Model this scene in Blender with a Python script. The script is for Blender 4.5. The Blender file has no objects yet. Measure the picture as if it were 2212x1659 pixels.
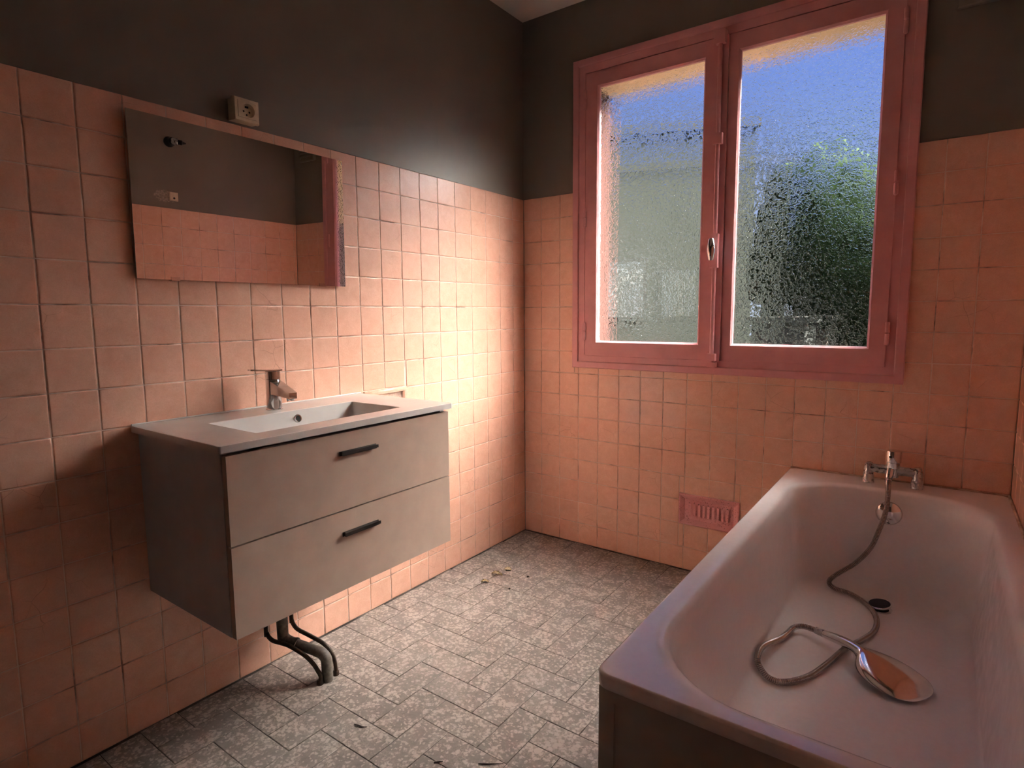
import bpy, bmesh, math, random
from mathutils import Vector, Matrix, noise as mnoise

random.seed(7)
R = math.radians
scn = bpy.context.scene
COL = scn.collection

# ------------------------------------------------------------------ camera, world, sun, exposure
def make_camera():
    yaw, pitch, roll = -0.6302, -0.1104, -0.0082
    f_px = 1279.763
    fwd = Vector((math.sin(yaw) * math.cos(pitch), math.cos(yaw) * math.cos(pitch), math.sin(pitch)))
    right = Vector((math.cos(yaw), -math.sin(yaw), 0))
    up = right.cross(fwd)
    r = right * math.cos(roll) + up * math.sin(roll)
    u = up * math.cos(roll) - right * math.sin(roll)
    cd = bpy.data.cameras.new('camera')
    co = bpy.data.objects.new('camera', cd)
    COL.objects.link(co)
    m = Matrix((r, u, -fwd)).transposed().to_4x4()
    m.translation = Vector((1.7773, -2.5808, 1.1733))
    co.matrix_world = m
    cd.sensor_fit = 'HORIZONTAL'
    cd.sensor_width = 36.0
    cd.lens = f_px / 2212 * 36.0
    cd.shift_x = 7.2587 / 2212
    cd.shift_y = -9.7935 / 2212
    cd.clip_start = 0.02
    scn.camera = co
make_camera()

vs = scn.view_settings
scn.display_settings.display_device = 'sRGB'
vs.view_transform = 'Standard'
vs.look = 'None'
vs.gamma = 1.0
vs.use_curve_mapping = False
vs.exposure = 0.05

def make_world():
    w = bpy.data.worlds.new('sky')
    scn.world = w
    w.use_nodes = True
    nt = w.node_tree
    nt.nodes.clear()
    out = nt.nodes.new('ShaderNodeOutputWorld')
    bg = nt.nodes.new('ShaderNodeBackground')
    tc = nt.nodes.new('ShaderNodeTexCoord')
    sep = nt.nodes.new('ShaderNodeSeparateXYZ')
    rmp = nt.nodes.new('ShaderNodeValToRGB')
    rmp.color_ramp.elements[0].position = 0.0
    rmp.color_ramp.elements[0].color = (0.50, 0.56, 0.74, 1)
    rmp.color_ramp.elements[1].position = 0.32
    rmp.color_ramp.elements[1].color = (0.17, 0.27, 0.72, 1)
    nt.links.new(tc.outputs['Generated'], sep.inputs[0])
    nt.links.new(sep.outputs['Z'], rmp.inputs[0])
    nt.links.new(rmp.outputs[0], bg.inputs['Color'])
    bg.inputs['Strength'].default_value = 1.2
    nt.links.new(bg.outputs[0], out.inputs[0])
make_world()

def lamp(name, kind, energy, color, loc, direction, **kw):
    ld = bpy.data.lights.new(name, kind)
    ld.energy = energy
    ld.color = color
    for k, v in kw.items():
        setattr(ld, k, v)
    lo = bpy.data.objects.new(name, ld)
    COL.objects.link(lo)
    lo.location = loc
    lo.rotation_euler = Vector(direction).to_track_quat('-Z', 'Y').to_euler()
    return lo
# hazy sun, to the right of the window and fairly low
lamp('sun', 'SUN', 172.0, (1.0, 0.92, 0.87), (6, 6, 6), (-0.579, -0.335, -0.743), angle=R(62))
try:
    scn.cycles.max_bounces = 14
    scn.cycles.diffuse_bounces = 6
    scn.cycles.glossy_bounces = 5
    scn.cycles.transmission_bounces = 8
    scn.cycles.transparent_max_bounces = 12
    scn.cycles.sample_clamp_indirect = 60.0
    scn.cycles.use_adaptive_sampling = False
    scn.world.cycles.sampling_method = 'NONE'
except Exception:
    pass

# ------------------------------------------------------------------ materials
class NT:
    def __init__(s, name):
        s.m = bpy.data.materials.new(name)
        s.m.use_nodes = True
        s.t = s.m.node_tree
        s.t.nodes.clear()
        s.out = s.n('ShaderNodeOutputMaterial')
        s.pos = None
    def n(s, typ, **kw):
        nd = s.t.nodes.new(typ)
        for k, v in kw.items():
            setattr(nd, k, v)
        return nd
    def l(s, a, b):
        s.t.links.new(a, b)
    def val(s, sock, v):
        if hasattr(v, 'is_linked') or hasattr(v, 'links'):
            s.l(v, sock)
        else:
            sock.default_value = v
    def position(s):
        if s.pos is None:
            s.pos = s.n('ShaderNodeNewGeometry').outputs['Position']
        return s.pos
    def mapped(s, scale=(1, 1, 1), vec=None, off=None):
        mp = s.n('ShaderNodeMapping')
        s.l(vec or s.position(), mp.inputs['Vector'])
        mp.inputs['Scale'].default_value = scale
        if off is not None:
            s.val(mp.inputs['Location'], off)
        return mp.outputs[0]
    def noise(s, scale, detail=3, rough=0.5, dist=0.0, vec=None):
        nd = s.n('ShaderNodeTexNoise')
        s.l(vec or s.position(), nd.inputs['Vector'])
        nd.inputs['Scale'].default_value = scale
        nd.inputs['Detail'].default_value = detail
        nd.inputs['Roughness'].default_value = rough
        nd.inputs['Distortion'].default_value = dist
        return nd.outputs['Fac']
    def voronoi(s, scale, feature='F1', vec=None, rand=1.0):
        nd = s.n('ShaderNodeTexVoronoi', feature=feature)
        s.l(vec or s.position(), nd.inputs['Vector'])
        nd.inputs['Scale'].default_value = scale
        nd.inputs['Randomness'].default_value = rand
        return nd.outputs['Distance']
    def ramp(s, fac, stops):
        nd = s.n('ShaderNodeValToRGB')
        s.l(fac, nd.inputs[0])
        el = nd.color_ramp.elements
        while len(el) < len(stops):
            el.new(0.5)
        for e, (p, c) in zip(el, stops):
            e.position = p
            e.color = (*c, 1) if not isinstance(c, float) else (c, c, c, 1)
        return nd.outputs[0]
    def mix(s, fac, a, b, mode='MIX'):
        nd = s.n('ShaderNodeMix', data_type='RGBA', blend_type=mode)
        s.val(nd.inputs[0], fac)
        for sock, v in ((nd.inputs[6], a), (nd.inputs[7], b)):
            if isinstance(v, tuple):
                sock.default_value = (*v, 1) if len(v) == 3 else v
            else:
                s.l(v, sock)
        return nd.outputs[2]
    def math(s, op, a, b=0.0):
        nd = s.n('ShaderNodeMath', operation=op)
        s.val(nd.inputs[0], a)
        s.val(nd.inputs[1], b)
        return nd.outputs[0]
    def bump(s, h, strength=0.2, dist=0.001):
        nd = s.n('ShaderNodeBump')
        nd.inputs['Strength'].default_value = strength
        nd.inputs['Distance'].default_value = dist
        s.l(h, nd.inputs['Height'])
        return nd.outputs[0]
    def bsdf(s, color, rough=0.5, metal=0.0, normal=None, spec=0.5, coat=0.0, coat_rough=0.05):
        b = s.n('ShaderNodeBsdfPrincipled')
        if isinstance(color, tuple):
            b.inputs['Base Color'].default_value = (*color, 1)
        else:
            s.l(color, b.inputs['Base Color'])
        s.val(b.inputs['Roughness'], rough)
        b.inputs['Metallic'].default_value = metal
        b.inputs['Specular IOR Level'].default_value = spec
        b.inputs['Coat Weight'].default_value = coat
        b.inputs['Coat Roughness'].default_value = coat_rough
        if normal is not None:
            s.l(normal, b.inputs['Normal'])
        s.l(b.outputs[0], s.out.inputs['Surface'])
        return s.m

M = {}
def build_materials():
    # glazed salmon wall tile: cloudy body colour, hair-thin crazing, each tile a shade of its own
    t = NT('tile_glaze')
    rnd = t.n('ShaderNodeObjectInfo').outputs['Random']
    cloud = t.noise(26, 4, 0.6, 0.6)
    fine = t.noise(230, 3, 0.7, 1.2)
    c = t.ramp(cloud, [(0.30, (0.75, 0.425, 0.305)), (0.70, (0.84, 0.51, 0.385))])
    c = t.mix(t.ramp(fine, [(0.42, 0.0), (0.68, 0.55)]), c, (0.69, 0.365, 0.255))
    c = t.mix(t.math('MULTIPLY', rnd, 0.28), c, (0.77, 0.44, 0.335))
    wob = t.n('ShaderNodeTexNoise')
    t.l(t.position(), wob.inputs['Vector'])
    wob.inputs['Scale'].default_value = 9
    vv = t.n('ShaderNodeVectorMath', operation='MULTIPLY_ADD')
    t.l(wob.outputs['Color'], vv.inputs[0])
    vv.inputs[1].default_value = (0.05, 0.05, 0.05)
    t.l(t.position(), vv.inputs[2])
    craze = t.voronoi(13, 'DISTANCE_TO_EDGE', vv.outputs[0])
    line = t.ramp(craze, [(0.0, 1.0), (0.011, 0.0)])
    msk = t.ramp(t.noise(4.5, 2), [(0.58, 0.0), (0.68, 0.5)])
    c = t.mix(t.math('MULTIPLY', line, msk), c, (0.22, 0.09, 0.05))
    h = t.noise(55, 3, 0.6)
    M['tile'] = t.bsdf(c, t.ramp(fine, [(0.3, 0.16), (0.8, 0.26)]), normal=t.bump(h, 0.10, 0.002), spec=0.5)
    # grout
    g = NT('grout')
    dirt = g.noise(7, 4, 0.65)
    c = g.ramp(dirt, [(0.50, (0.76, 0.56, 0.46)), (0.68, (0.22, 0.12, 0.085))])
    M['grout'] = g.bsdf(c, 0.8, normal=g.bump(g.noise(300, 2), 0.3, 0.001))
    # grey satin wall paint with a fine horizontal rib
    p = NT('grey_paint')
    rib = p.noise(120, 2, 0.5, 0.0, p.mapped((0.12, 0.12, 1.6)))
    c = p.ramp(p.noise(3, 3), [(0.3, (0.190, 0.158, 0.130)), (0.7, (0.212, 0.178, 0.146))])
    M['paint'] = p.bsdf(c, 0.42, normal=p.bump(rib, 0.22, 0.002), spec=0.4)
    # paint scuffed off round the old outlet on the right wall
    s = NT('scuffed_plaster')
    c = s.ramp(s.noise(90, 4, 0.7), [(0.40, (0.19, 0.165, 0.135)), (0.62, (0.42, 0.36, 0.30))])
    M['scuff'] = s.bsdf(c, 0.8)
    cl = NT('ceiling_paint')
    M['ceiling'] = cl.bsdf(cl.ramp(cl.noise(2), [(0.3, (0.66, 0.61, 0.56)), (0.7, (0.70, 0.65, 0.60))]), 0.8)
    pl = NT('outer_render')
    M['render'] = pl.bsdf(pl.ramp(pl.noise(40, 3), [(0.3, (0.56, 0.46, 0.27)), (0.7, (0.64, 0.53, 0.32))]), 1.0, spec=0.05)
    # floor tile: mottled grey with pale blots
    f = NT('floor_tile')
    rnd = f.n('ShaderNodeObjectInfo').outputs['Random']
    cmb = f.n('ShaderNodeCombineXYZ')
    f.l(f.math('MULTIPLY', rnd, 7.0), cmb.inputs[2])
    va = f.n('ShaderNodeVectorMath', operation='ADD')
    f.l(f.position(), va.inputs[0])
    f.l(cmb.outputs[0], va.inputs[1])
    wn = f.n('ShaderNodeTexNoise')
    f.l(va.outputs[0], wn.inputs['Vector'])
    wn.inputs['Scale'].default_value = 75
    wn.inputs['Detail'].default_value = 3
    wv = f.n('ShaderNodeVectorMath', operation='MULTIPLY_ADD')
    f.l(wn.outputs['Color'], wv.inputs[0])
    wv.inputs[1].default_value = (0.022, 0.022, 0.022)
    f.l(va.outputs[0], wv.inputs[2])
    blot = f.voronoi(80, 'F1', wv.outputs[0])
    clus = f.noise(19, 3, 0.6, 0.5, va.outputs[0])
    thr = f.math('SUBTRACT', f.math('ADD', blot, f.math('MULTIPLY', clus, -0.95)), -0.42)
    blots = f.ramp(thr, [(0.22, 1.0), (0.45, 0.0)])
    vein = f.ramp(f.voronoi(95, 'DISTANCE_TO_EDGE', wv.outputs[0]), [(0.05, 0.55), (0.13, 0.0)])
    base = f.ramp(f.noise(40, 4, 0.7, 1.0, va.outputs[0]), [(0.3, (0.128, 0.108, 0.098)), (0.7, (0.200, 0.168, 0.152))])
    c = f.mix(f.math('MULTIPLY', vein, f.ramp(clus, [(0.4, 0.0), (0.62, 1.0)])), base, (0.38, 0.325, 0.285))
    c = f.mix(blots, c, (0.385, 0.32, 0.282))
    c = f.mix(f.math('MULTIPLY', rnd, 0.16), c, (0.27, 0.235, 0.22))
    rgh = f.ramp(f.noise(8, 3), [(0.3, 0.40), (0.7, 0.58)])
    M['floor'] = f.bsdf(c, rgh, normal=f.bump(f.noise(120, 3), 0.12, 0.001), spec=0.4)
    j = NT('floor_joint')
    M['joint'] = j.bsdf(j.ramp(j.noise(6, 3), [(0.46, (0.035, 0.028, 0.025)), (0.74, (0.22, 0.19, 0.17))]), 0.9)
    # rose-pink gloss paint of the window
    k = NT('pink_paint')
    c = k.ramp(k.noise(14, 4, 0.6), [(0.3, (0.62, 0.265, 0.275)), (0.7, (0.68, 0.31, 0.32))])
    M['pink'] = k.bsdf(c, 0.33, normal=k.bump(k.noise(40, 3), 0.10, 0.002), spec=0.5)
    k = NT('brick_red_shutter_paint')
    M['shutter'] = k.bsdf(k.ramp(k.noise(30, 3), [(0.3, (0.040, 0.018, 0.015)), (0.7, (0.052, 0.024, 0.020))]), 1.0, spec=0.05)
    k = NT('pink_vent_paint')
    c = k.ramp(k.noise(160, 3, 0.6), [(0.34, (0.40, 0.14, 0.12)), (0.40, (0.74, 0.33, 0.34))])
    M['pink_vent'] = k.bsdf(c, 0.45)
    # printed glass: a fine hammered relief on the room face
    def printed(name, relief):
        gl = NT(name)
        flat = gl.mapped((1, 0, 1))
        cell = gl.noise(80, 2, 0.55, 1.2, flat)
        h = gl.math('ADD', cell, gl.math('MULTIPLY', gl.noise(210, 1, 0.5, 0.5, flat), 0.35))
        bp = gl.bump(h, 1.0, 0.0042)
        tr = gl.n('ShaderNodeBsdfTransparent')
        tr.inputs[0].default_value = (0.96, 0.98, 0.96, 1)
        rf = gl.n('ShaderNodeBsdfRefraction', distribution='BECKMANN')
        rf.inputs['Color'].default_value = (0.97, 0.985, 0.97, 1)
        rf.inputs['Roughness'].default_value = 0.20 if relief else 0.0
        rf.inputs['IOR'].default_value = 1.3
        if relief:
            gl.l(bp, rf.inputs['Normal'])
        mx = gl.n('ShaderNodeMixShader')
        gl.l(gl.ramp(cell, [(0.41, 0.0), (0.51, 1.0)]), mx.inputs[0])
        gl.l(tr.outputs[0], mx.inputs[1])
        gl.l(rf.outputs[0], mx.inputs[2])
        gs = gl.n('ShaderNodeBsdfGlossy')
        gs.inputs['Roughness'].default_value = 0.12
        if relief:
            gl.l(bp, gs.inputs['Normal'])
        mx2 = gl.n('ShaderNodeMixShader')
        mx2.inputs[0].default_value = 0.05
        gl.l(mx.outputs[0], mx2.inputs[1])
        gl.l(gs.outputs[0], mx2.inputs[2])
        gl.l(mx2.outputs[0], gl.out.inputs['Surface'])
        return gl.m
    M['glass'] = printed('hammered_glass', True)
    M['glass_clear'] = printed('hammered_glass_outer', False)
    # sanitary ware
    e = NT('bath_enamel')
    M['enamel'] = e.bsdf(e.ramp(e.noise(60, 4, 0.7), [(0.3, (0.85, 0.81, 0.80)), (0.7, (0.89, 0.85, 0.84))]),
                         e.ramp(e.noise(25, 3), [(0.3, 0.12), (0.75, 0.22)]), spec=0.5)
    e = NT('basin_ceramic')
    M['ceramic'] = e.bsdf(e.ramp(e.noise(10), [(0.3, (0.64, 0.61, 0.59)), (0.7, (0.68, 0.65, 0.63))]), 0.02, spec=0.6)
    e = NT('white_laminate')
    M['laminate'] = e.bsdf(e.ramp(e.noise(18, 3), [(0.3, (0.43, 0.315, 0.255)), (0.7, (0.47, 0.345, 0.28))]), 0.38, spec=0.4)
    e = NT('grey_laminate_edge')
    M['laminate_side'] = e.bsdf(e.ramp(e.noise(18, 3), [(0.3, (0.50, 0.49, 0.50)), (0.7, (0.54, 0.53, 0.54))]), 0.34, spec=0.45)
    e = NT('bath_panel_board')
    M['panel'] = e.bsdf(e.ramp(e.noise(12, 3), [(0.3, (0.46, 0.40, 0.34)), (0.7, (0.52, 0.46, 0.40))]), 0.45)
    e = NT('chrome')
    M['chrome'] = e.bsdf(e.ramp(e.noise(30), [(0.3, (0.70, 0.69, 0.68)), (0.7, (0.76, 0.75, 0.74))]),
                         e.ramp(e.noise(60, 3), [(0.35, 0.06), (0.75, 0.16)]), metal=1.0)
    e = NT('limed_chrome')
    M['chrome_dull'] = e.bsdf(e.ramp(e.noise(45, 3), [(0.3, (0.56, 0.55, 0.54)), (0.7, (0.64, 0.63, 0.62))]),
                              e.ramp(e.noise(70, 3), [(0.35, 0.24), (0.7, 0.34)]), metal=1.0)
    e = NT('hose_metal')
    M['hose'] = e.bsdf(e.ramp(e.noise(50), [(0.3, (0.42, 0.38, 0.35)), (0.7, (0.52, 0.47, 0.43))]), 0.24, metal=1.0)
    e = NT('mirror_silver')
    M['mirror'] = e.bsdf(e.ramp(e.noise(2), [(0.3, (0.86, 0.86, 0.85)), (0.7, (0.88, 0.88, 0.87))]), 0.004, metal=1.0)
    e = NT('glass_edge')
    M['mirror_edge'] = e.bsdf(e.ramp(e.noise(90, 3), [(0.35, (0.40, 0.36, 0.30)), (0.7, (0.60, 0.56, 0.50))]), 0.2)
    e = NT('black_metal')
    M['black'] = e.bsdf(e.ramp(e.noise(30), [(0.3, (0.012, 0.010, 0.012)), (0.7, (0.020, 0.018, 0.020))]), 0.35)
    e = NT('dark_hole')
    M['hole'] = e.bsdf(e.ramp(e.noise(30), [(0.3, (0.008, 0.007, 0.006)), (0.7, (0.014, 0.012, 0.010))]), 0.8)
    e = NT('cream_plastic')
    M['cream'] = e.bsdf(e.ramp(e.noise(60, 3), [(0.3, (0.62, 0.50, 0.36)), (0.7, (0.70, 0.58, 0.43))]), 0.4)
    e = NT('grey_plastic_pipe')
    M['pvc'] = e.bsdf(e.ramp(e.noise(70, 4, 0.7), [(0.35, (0.10, 0.085, 0.07)), (0.65, (0.19, 0.165, 0.145))]), 0.5)
    e = NT('tarnished_copper')
    M['copper'] = e.bsdf(e.ramp(e.noise(80, 4, 0.7), [(0.35, (0.020, 0.014, 0.010)), (0.7, (0.085, 0.045, 0.025))]), 0.5, metal=0.3)
    e = NT('sealant')
    M['sealant'] = e.bsdf(e.ramp(e.noise(30, 3), [(0.4, (0.40, 0.27, 0.19)), (0.7, (0.66, 0.53, 0.43))]), 0.5)
    e = NT('dry_leaf')
    M['leaf'] = e.bsdf(e.ramp(e.noise(140, 3), [(0.3, (0.34, 0.25, 0.12)), (0.7, (0.66, 0.52, 0.33))]), 0.7)
    e = NT('twig_bark')
    M['twig'] = e.bsdf(e.ramp(e.noise(140, 3), [(0.3, (0.02, 0.012, 0.01)), (0.7, (0.05, 0.035, 0.03))]), 0.8)
    e = NT('soap_dish_glaze')
    M['soap'] = e.bsdf(e.ramp(e.noise(60, 3), [(0.3, (0.66, 0.40, 0.29)), (0.7, (0.74, 0.47, 0.35))]), 0.14, coat=0.3)
    # outdoors
    e = NT('terrace_slab')
    M['terrace'] = e.bsdf(e.ramp(e.noise(3, 4), [(0.3, (0.016, 0.0155, 0.0125)), (0.7, (0.022, 0.021, 0.017))]), 1.0, spec=0.05)
    e = NT('slate_sill')
    M['slate'] = e.bsdf(e.ramp(e.noise(30, 4), [(0.3, (0.018, 0.020, 0.019)), (0.7, (0.030, 0.032, 0.030))]), 1.0, spec=0.05)
    e = NT('foliage')
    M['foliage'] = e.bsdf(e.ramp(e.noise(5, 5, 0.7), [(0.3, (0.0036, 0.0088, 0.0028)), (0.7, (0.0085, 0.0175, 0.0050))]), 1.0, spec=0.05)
    e = NT('tree_bark')
    M['bark'] = e.bsdf(e.ramp(e.noise(20, 4), [(0.3, (0.05, 0.035, 0.025)), (0.7, (0.11, 0.085, 0.06))]), 1.0, spec=0.05)
    e = NT('lawn_grass')
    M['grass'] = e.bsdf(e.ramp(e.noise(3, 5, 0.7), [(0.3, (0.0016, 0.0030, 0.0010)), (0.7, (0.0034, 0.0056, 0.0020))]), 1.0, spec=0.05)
    e = NT('house_render')
    M['house'] = e.bsdf(e.ramp(e.noise(2.5, 4), [(0.3, (0.048, 0.054, 0.045)), (0.7, (0.062, 0.068, 0.057))]), 1.0, spec=0.05)
    e = NT('house_roof_edge')
    M['roof'] = e.bsdf(e.ramp(e.noise(6, 3), [(0.3, (0.050, 0.050, 0.046)), (0.7, (0.062, 0.062, 0.056))]), 1.0, spec=0.05)
    e = NT('house_window_glass')
    M['house_glass'] = e.bsdf(e.ramp(e.noise(1), [(0.3, (0.10, 0.12, 0.13)), (0.7, (0.15, 0.17, 0.18))]), 0.1)
    e = NT('shed_sheet')
    M['shed'] = e.bsdf(e.ramp(e.noise(4, 3), [(0.3, (0.030, 0.032, 0.030)), (0.7, (0.040, 0.042, 0.040))]), 1.0, spec=0.05)
build_materials()

# ------------------------------------------------------------------ mesh helpers
def obj(name, bm, mat, parent=None, smooth=None, bevel=None):
    """link a bmesh as one mesh object; smooth = angle in degrees"""
    me = bpy.data.meshes.new(name)
    if bevel:
        w, seg = bevel
        ed = [e for e in bm.edges if len(e.link_faces) == 2 and e.calc_face_angle(0) > R(40)]
        bmesh.ops.bevel(bm, geom=ed, offset=w, segments=seg, profile=0.5, affect='EDGES', clamp_overlap=True)
    bmesh.ops.recalc_face_normals(bm, faces=bm.faces)
    if smooth:
        for f in bm.faces:
            f.smooth = True
        for e in bm.edges:
            if len(e.link_faces) == 2 and e.calc_face_angle(0) > R(smooth):
                e.smooth = False
    bm.to_mesh(me)
    bm.free()
    for m in (mat if isinstance(mat, (list, tuple)) else [mat]):
        me.materials.append(m)
    o = bpy.data.objects.new(name, me)
    COL.objects.link(o)
    if parent:
        o.parent = parent
    return o

def box(bm, x0, x1, y0, y1, z0, z1, mi=0):
    v = [bm.verts.new((x, y, z)) for z in (z0, z1) for y in (y0, y1) for x in (x0, x1)]
    for q in ((0, 2, 3, 1), (4, 5, 7, 6), (0, 1, 5, 4), (2, 6, 7, 3), (0, 4, 6, 2), (1, 3, 7, 5)):
        bm.faces.new([v[i] for i in q]).material_index = mi
    return v

def new():
    return bmesh.new()

def bbox(*a, **k):
    bm = new()
    box(bm, *a, **k)
    return bm

def rings(bm, loops, close=True, cap0=False, cap1=False, mi=0):
    """loft between vertex loops (lists of coordinates)"""
    vl = [[bm.verts.new(p) for p in L] for L in loops]
    for a, b in zip(vl, vl[1:]):
        n = len(a)
        for i in range(n if close else n - 1):
            k = (i + 1) % n
            f = bm.faces.new((a[i], a[k], b[k], b[i]))
            f.material_index = mi
    if cap0:
        bm.faces.new(list(reversed(vl[0]))).material_index = mi
    if cap1:
        bm.faces.new(vl[-1]).material_index = mi
    return vl

def frame_axes(d):
    d = Vector(d).normalized()
    a = Vector((0, 0, 1)) if abs(d.z) < 0.9 else Vector((1, 0, 0))
    u = d.cross(a).normalized()
    return u, u.cross(d).normalized()

def lathe(bm, origin, axis, prof, seg=24, cap=True, mi=0):
    """prof: list of (radius, distance along axis)"""
    o = Vector(origin)
    d = Vector(axis).normalized()
    u, v = frame_axes(d)
    loops = []
    for r, h in prof:
        loops.append([o + d * h + (u * math.cos(2 * math.pi * i / seg) + v * math.sin(2 * math.pi * i / seg)) * max(r, 1e-5)
                      for i in range(seg)])
    rings(bm, loops, True, cap, cap, mi)

def catmull(pts, n=8):
    P = [Vector(p) for p in pts]
    P = [P[0] * 2 - P[1]] + P + [P[-1] * 2 - P[-2]]
    out = []
    for i in range(1, len(P) - 2):
        p0, p1, p2, p3 = P[i - 1:i + 3]
        for k in range(n):
            t = k / n
            out.append(0.5 * ((2 * p1) + (p2 - p0) * t + (2 * p0 - 5 * p1 + 4 * p2 - p3) * t * t + (3 * p1 - p0 - 3 * p2 + p3) * t ** 3))
    out.append(P[-2])
    return out

def resample(pts, step):
    out = [pts[0].copy()]
    acc = 0.0
    for a, b in zip(pts, pts[1:]):
        L = (b - a).length
        if L < 1e-9:
            continue
        t = step - acc
        while t <= L:
            out.append(a + (b - a) * (t / L))
            t += step
        acc = (acc + L) % step if False else L - (t - step)
    return out

def tube(bm, pts, r, seg=12, cap=True, mi=0):
    """r: number or function of index fraction"""
    pts = [Vector(p) for p in pts]
    n = len(pts)
    t0 = (pts[1] - pts[0]).normalized()
    u, v = frame_axes(t0)
    loops = []
    for i, p in enumerate(pts):
        t = (pts[min(i + 1, n - 1)] - pts[max(i - 1, 0)]).normalized()
        u = (u - t * u.dot(t)).normalized()
        v = t.cross(u)
        rr = r(i / (n - 1)) if callable(r) else r
        loops.append([p + (u * math.cos(2 * math.pi * k / seg) + v * math.sin(2 * math.pi * k / seg)) * rr for k in range(seg)])
    rings(bm, loops, True, cap, cap, mi)

def rect_loft(bm, x0, x1, z0, z1, prof, plane='far', cap=False, mi=0):
    """loops of a rectangle inset by a, at offset n off the wall; plane picks which wall"""
    def P(u, v, n):
        if plane == 'far':
            return (u, -n, v)
        if plane == 'left':
            return (n, u, v)
        if plane == 'right':
            return (2.0 - n, u, v)
    L = []
    for a, n in prof:
        L.append([P(x0 + a, z0 + a, n), P(x1 - a, z0 + a, n), P(x1 - a, z1 - a, n), P(x0 + a, z1 - a, n)])
    rings(bm, L, True, False, cap, mi)

def rrect(x0, x1, y0, y1, r, z, ns=8, nc=8):
    """rounded rectangle loop, counter-clockwise, constant number of points"""
    pts = []
    cs = [(x1 - r, y1 - r, 0), (x0 + r, y1 - r, 90), (x0 + r, y0 + r, 180), (x1 - r, y0 + r, 270)]
    for k, (cx, cy, a0) in enumerate(cs):
        for i in range(nc + 1):
            a = R(a0 + 90 * i / nc)
            pts.append(Vector((cx + r * math.cos(a), cy + r * math.sin(a), z)))
        nx, ny, na = cs[(k + 1) % 4]
        a = R(na)
        q = Vector((nx + r * math.cos(a), ny + r * math.sin(a), z))
        p = pts[-1].copy()
        for i in range(1, ns):
            pts.append(p.lerp(q, i / ns))
    return pts

def tag(o, label, cat, group=None):
    o['label'] = label
    o['category'] = cat
    if group:
        o['group'] = group
    return o

def thing(name, loc, label, cat, group=None):
    o = bpy.data.objects.new(name, None)
    o.empty_display_size = 0.05
    COL.objects.link(o)
    o.location = loc
    return tag(o, label, cat, group)

def adopt(root, *kids):
    """parent parts built in world coordinates to an Empty that is not at the origin"""
    for k in kids:
        k.parent = root
        k.matrix_parent_inverse = Matrix.Translation(-Vector(root.location))
    return root

def structure(o):
    o['kind'] = 'structure'
    return o

# ------------------------------------------------------------------ room shell
T = 0.11
P_L, Q_F, H_T = 0.0992, 0.1069, 1.7553       # first joint on left wall, on window wall, top of tiling
W_ROOM, Y_NEAR, Z_CEIL = 2.0, -3.90, 2.618
TB = 0.008                                   # tile thickness
WX0, WX1, WZ0, WZ1 = 0.329, 1.648, 0.933, 2.317   # opening in window wall
YO = 0.28                                    # outer face of window wall

def shell():
    bm = new()
    box(bm, -0.15, -TB, Y_NEAR, YO, -0.1, H_T)
    box(bm, -0.15, -0.004, Y_NEAR, YO, H_T, Z_CEIL + 0.02)
    wl = structure(obj('wall_left', bm, M['paint']))
    bm = new()
    box(bm, W_ROOM + TB, W_ROOM + 0.15, Y_NEAR, YO, -0.1, H_T)
    box(bm, W_ROOM + 0.004, W_ROOM + 0.15, Y_NEAR, YO, H_T, Z_CEIL + 0.02)
    wr = structure(obj('wall_right', bm, M['paint']))
    bm = new()
    def seg(x0, x1, z0, z1):
        yb = TB if z1 <= H_T + 1e-6 else 0.004
        vv = box(bm, x0, x1, yb, YO, z0, z1)
    seg(-TB, WX0, -0.1, H_T); seg(-TB, WX0, H_T, Z_CEIL + 0.02)
    seg(WX1, W_ROOM + TB, -0.1, H_T); seg(WX1, W_ROOM + TB, H_T, Z_CEIL + 0.02)
    seg(WX0, WX1, -0.1, WZ0)
    seg(WX0, WX1, WZ1, Z_CEIL + 0.02)
    box(bm, WX0, WX1, 0.07, YO, 2.262, WZ1)
    for f in bm.faces:
        c = f.calc_center_median()
        n = f.normal
        f.material_index = 0
    bm.normal_update()
    for f in bm.faces:
        c = f.calc_center_median()
        if c.y > 0.05 and WX0 - 0.001 <= c.x <= WX1 + 0.001 and WZ0 - 0.001 <= c.z <= WZ1 + 0.001:
            f.material_index = 1
        if c.y > YO - 0.001:
            f.material_index = 1
    wf = structure(obj('wall_far', bm, [M['paint'], M['render']]))
    bm = new()
    DX0, DX1, DZ = 0.55, 1.35, 2.04
    box(bm, -TB, DX0, Y_NEAR - 0.12, Y_NEAR, -0.1, Z_CEIL)
    box(bm, DX1, W_ROOM + TB, Y_NEAR - 0.12, Y_NEAR, -0.1, Z_CEIL)
    box(bm, DX0, DX1, Y_NEAR - 0.12, Y_NEAR, DZ, Z_CEIL)
    structure(obj('wall_near', bm, M['paint']))
    bm = new()
    box(bm, DX0 + 0.003, DX1 - 0.003, Y_NEAR - 0.075, Y_NEAR - 0.035, 0.006, DZ - 0.003)
    dr = structure(obj('door_1', bm, M['panel'], None, bevel=(0.002, 1)))
    bm = new()
    tube(bm, [(DX1 - 0.07, Y_NEAR - 0.035, 1.03), (DX1 - 0.07, Y_NEAR + 0.015, 1.03), (DX1 - 0.18, Y_NEAR + 0.018, 1.03)], 0.009, 10)
    obj('door_handle', bm, M['chrome_dull'], dr, smooth=50)
    structure(obj('ceiling', bbox(-0.15, W_ROOM + 0.15, Y_NEAR - 0.12, YO, Z_CEIL, Z_CEIL + 0.12), M['ceiling']))
    fl = structure(obj('floor', bbox(-0.15, W_ROOM + 0.15, Y_NEAR - 0.12, YO, -0.12, -0.0016), M['joint']))
    return wl, wr, wf, fl
wall_left, wall_right, wall_far, floor = shell()

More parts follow.
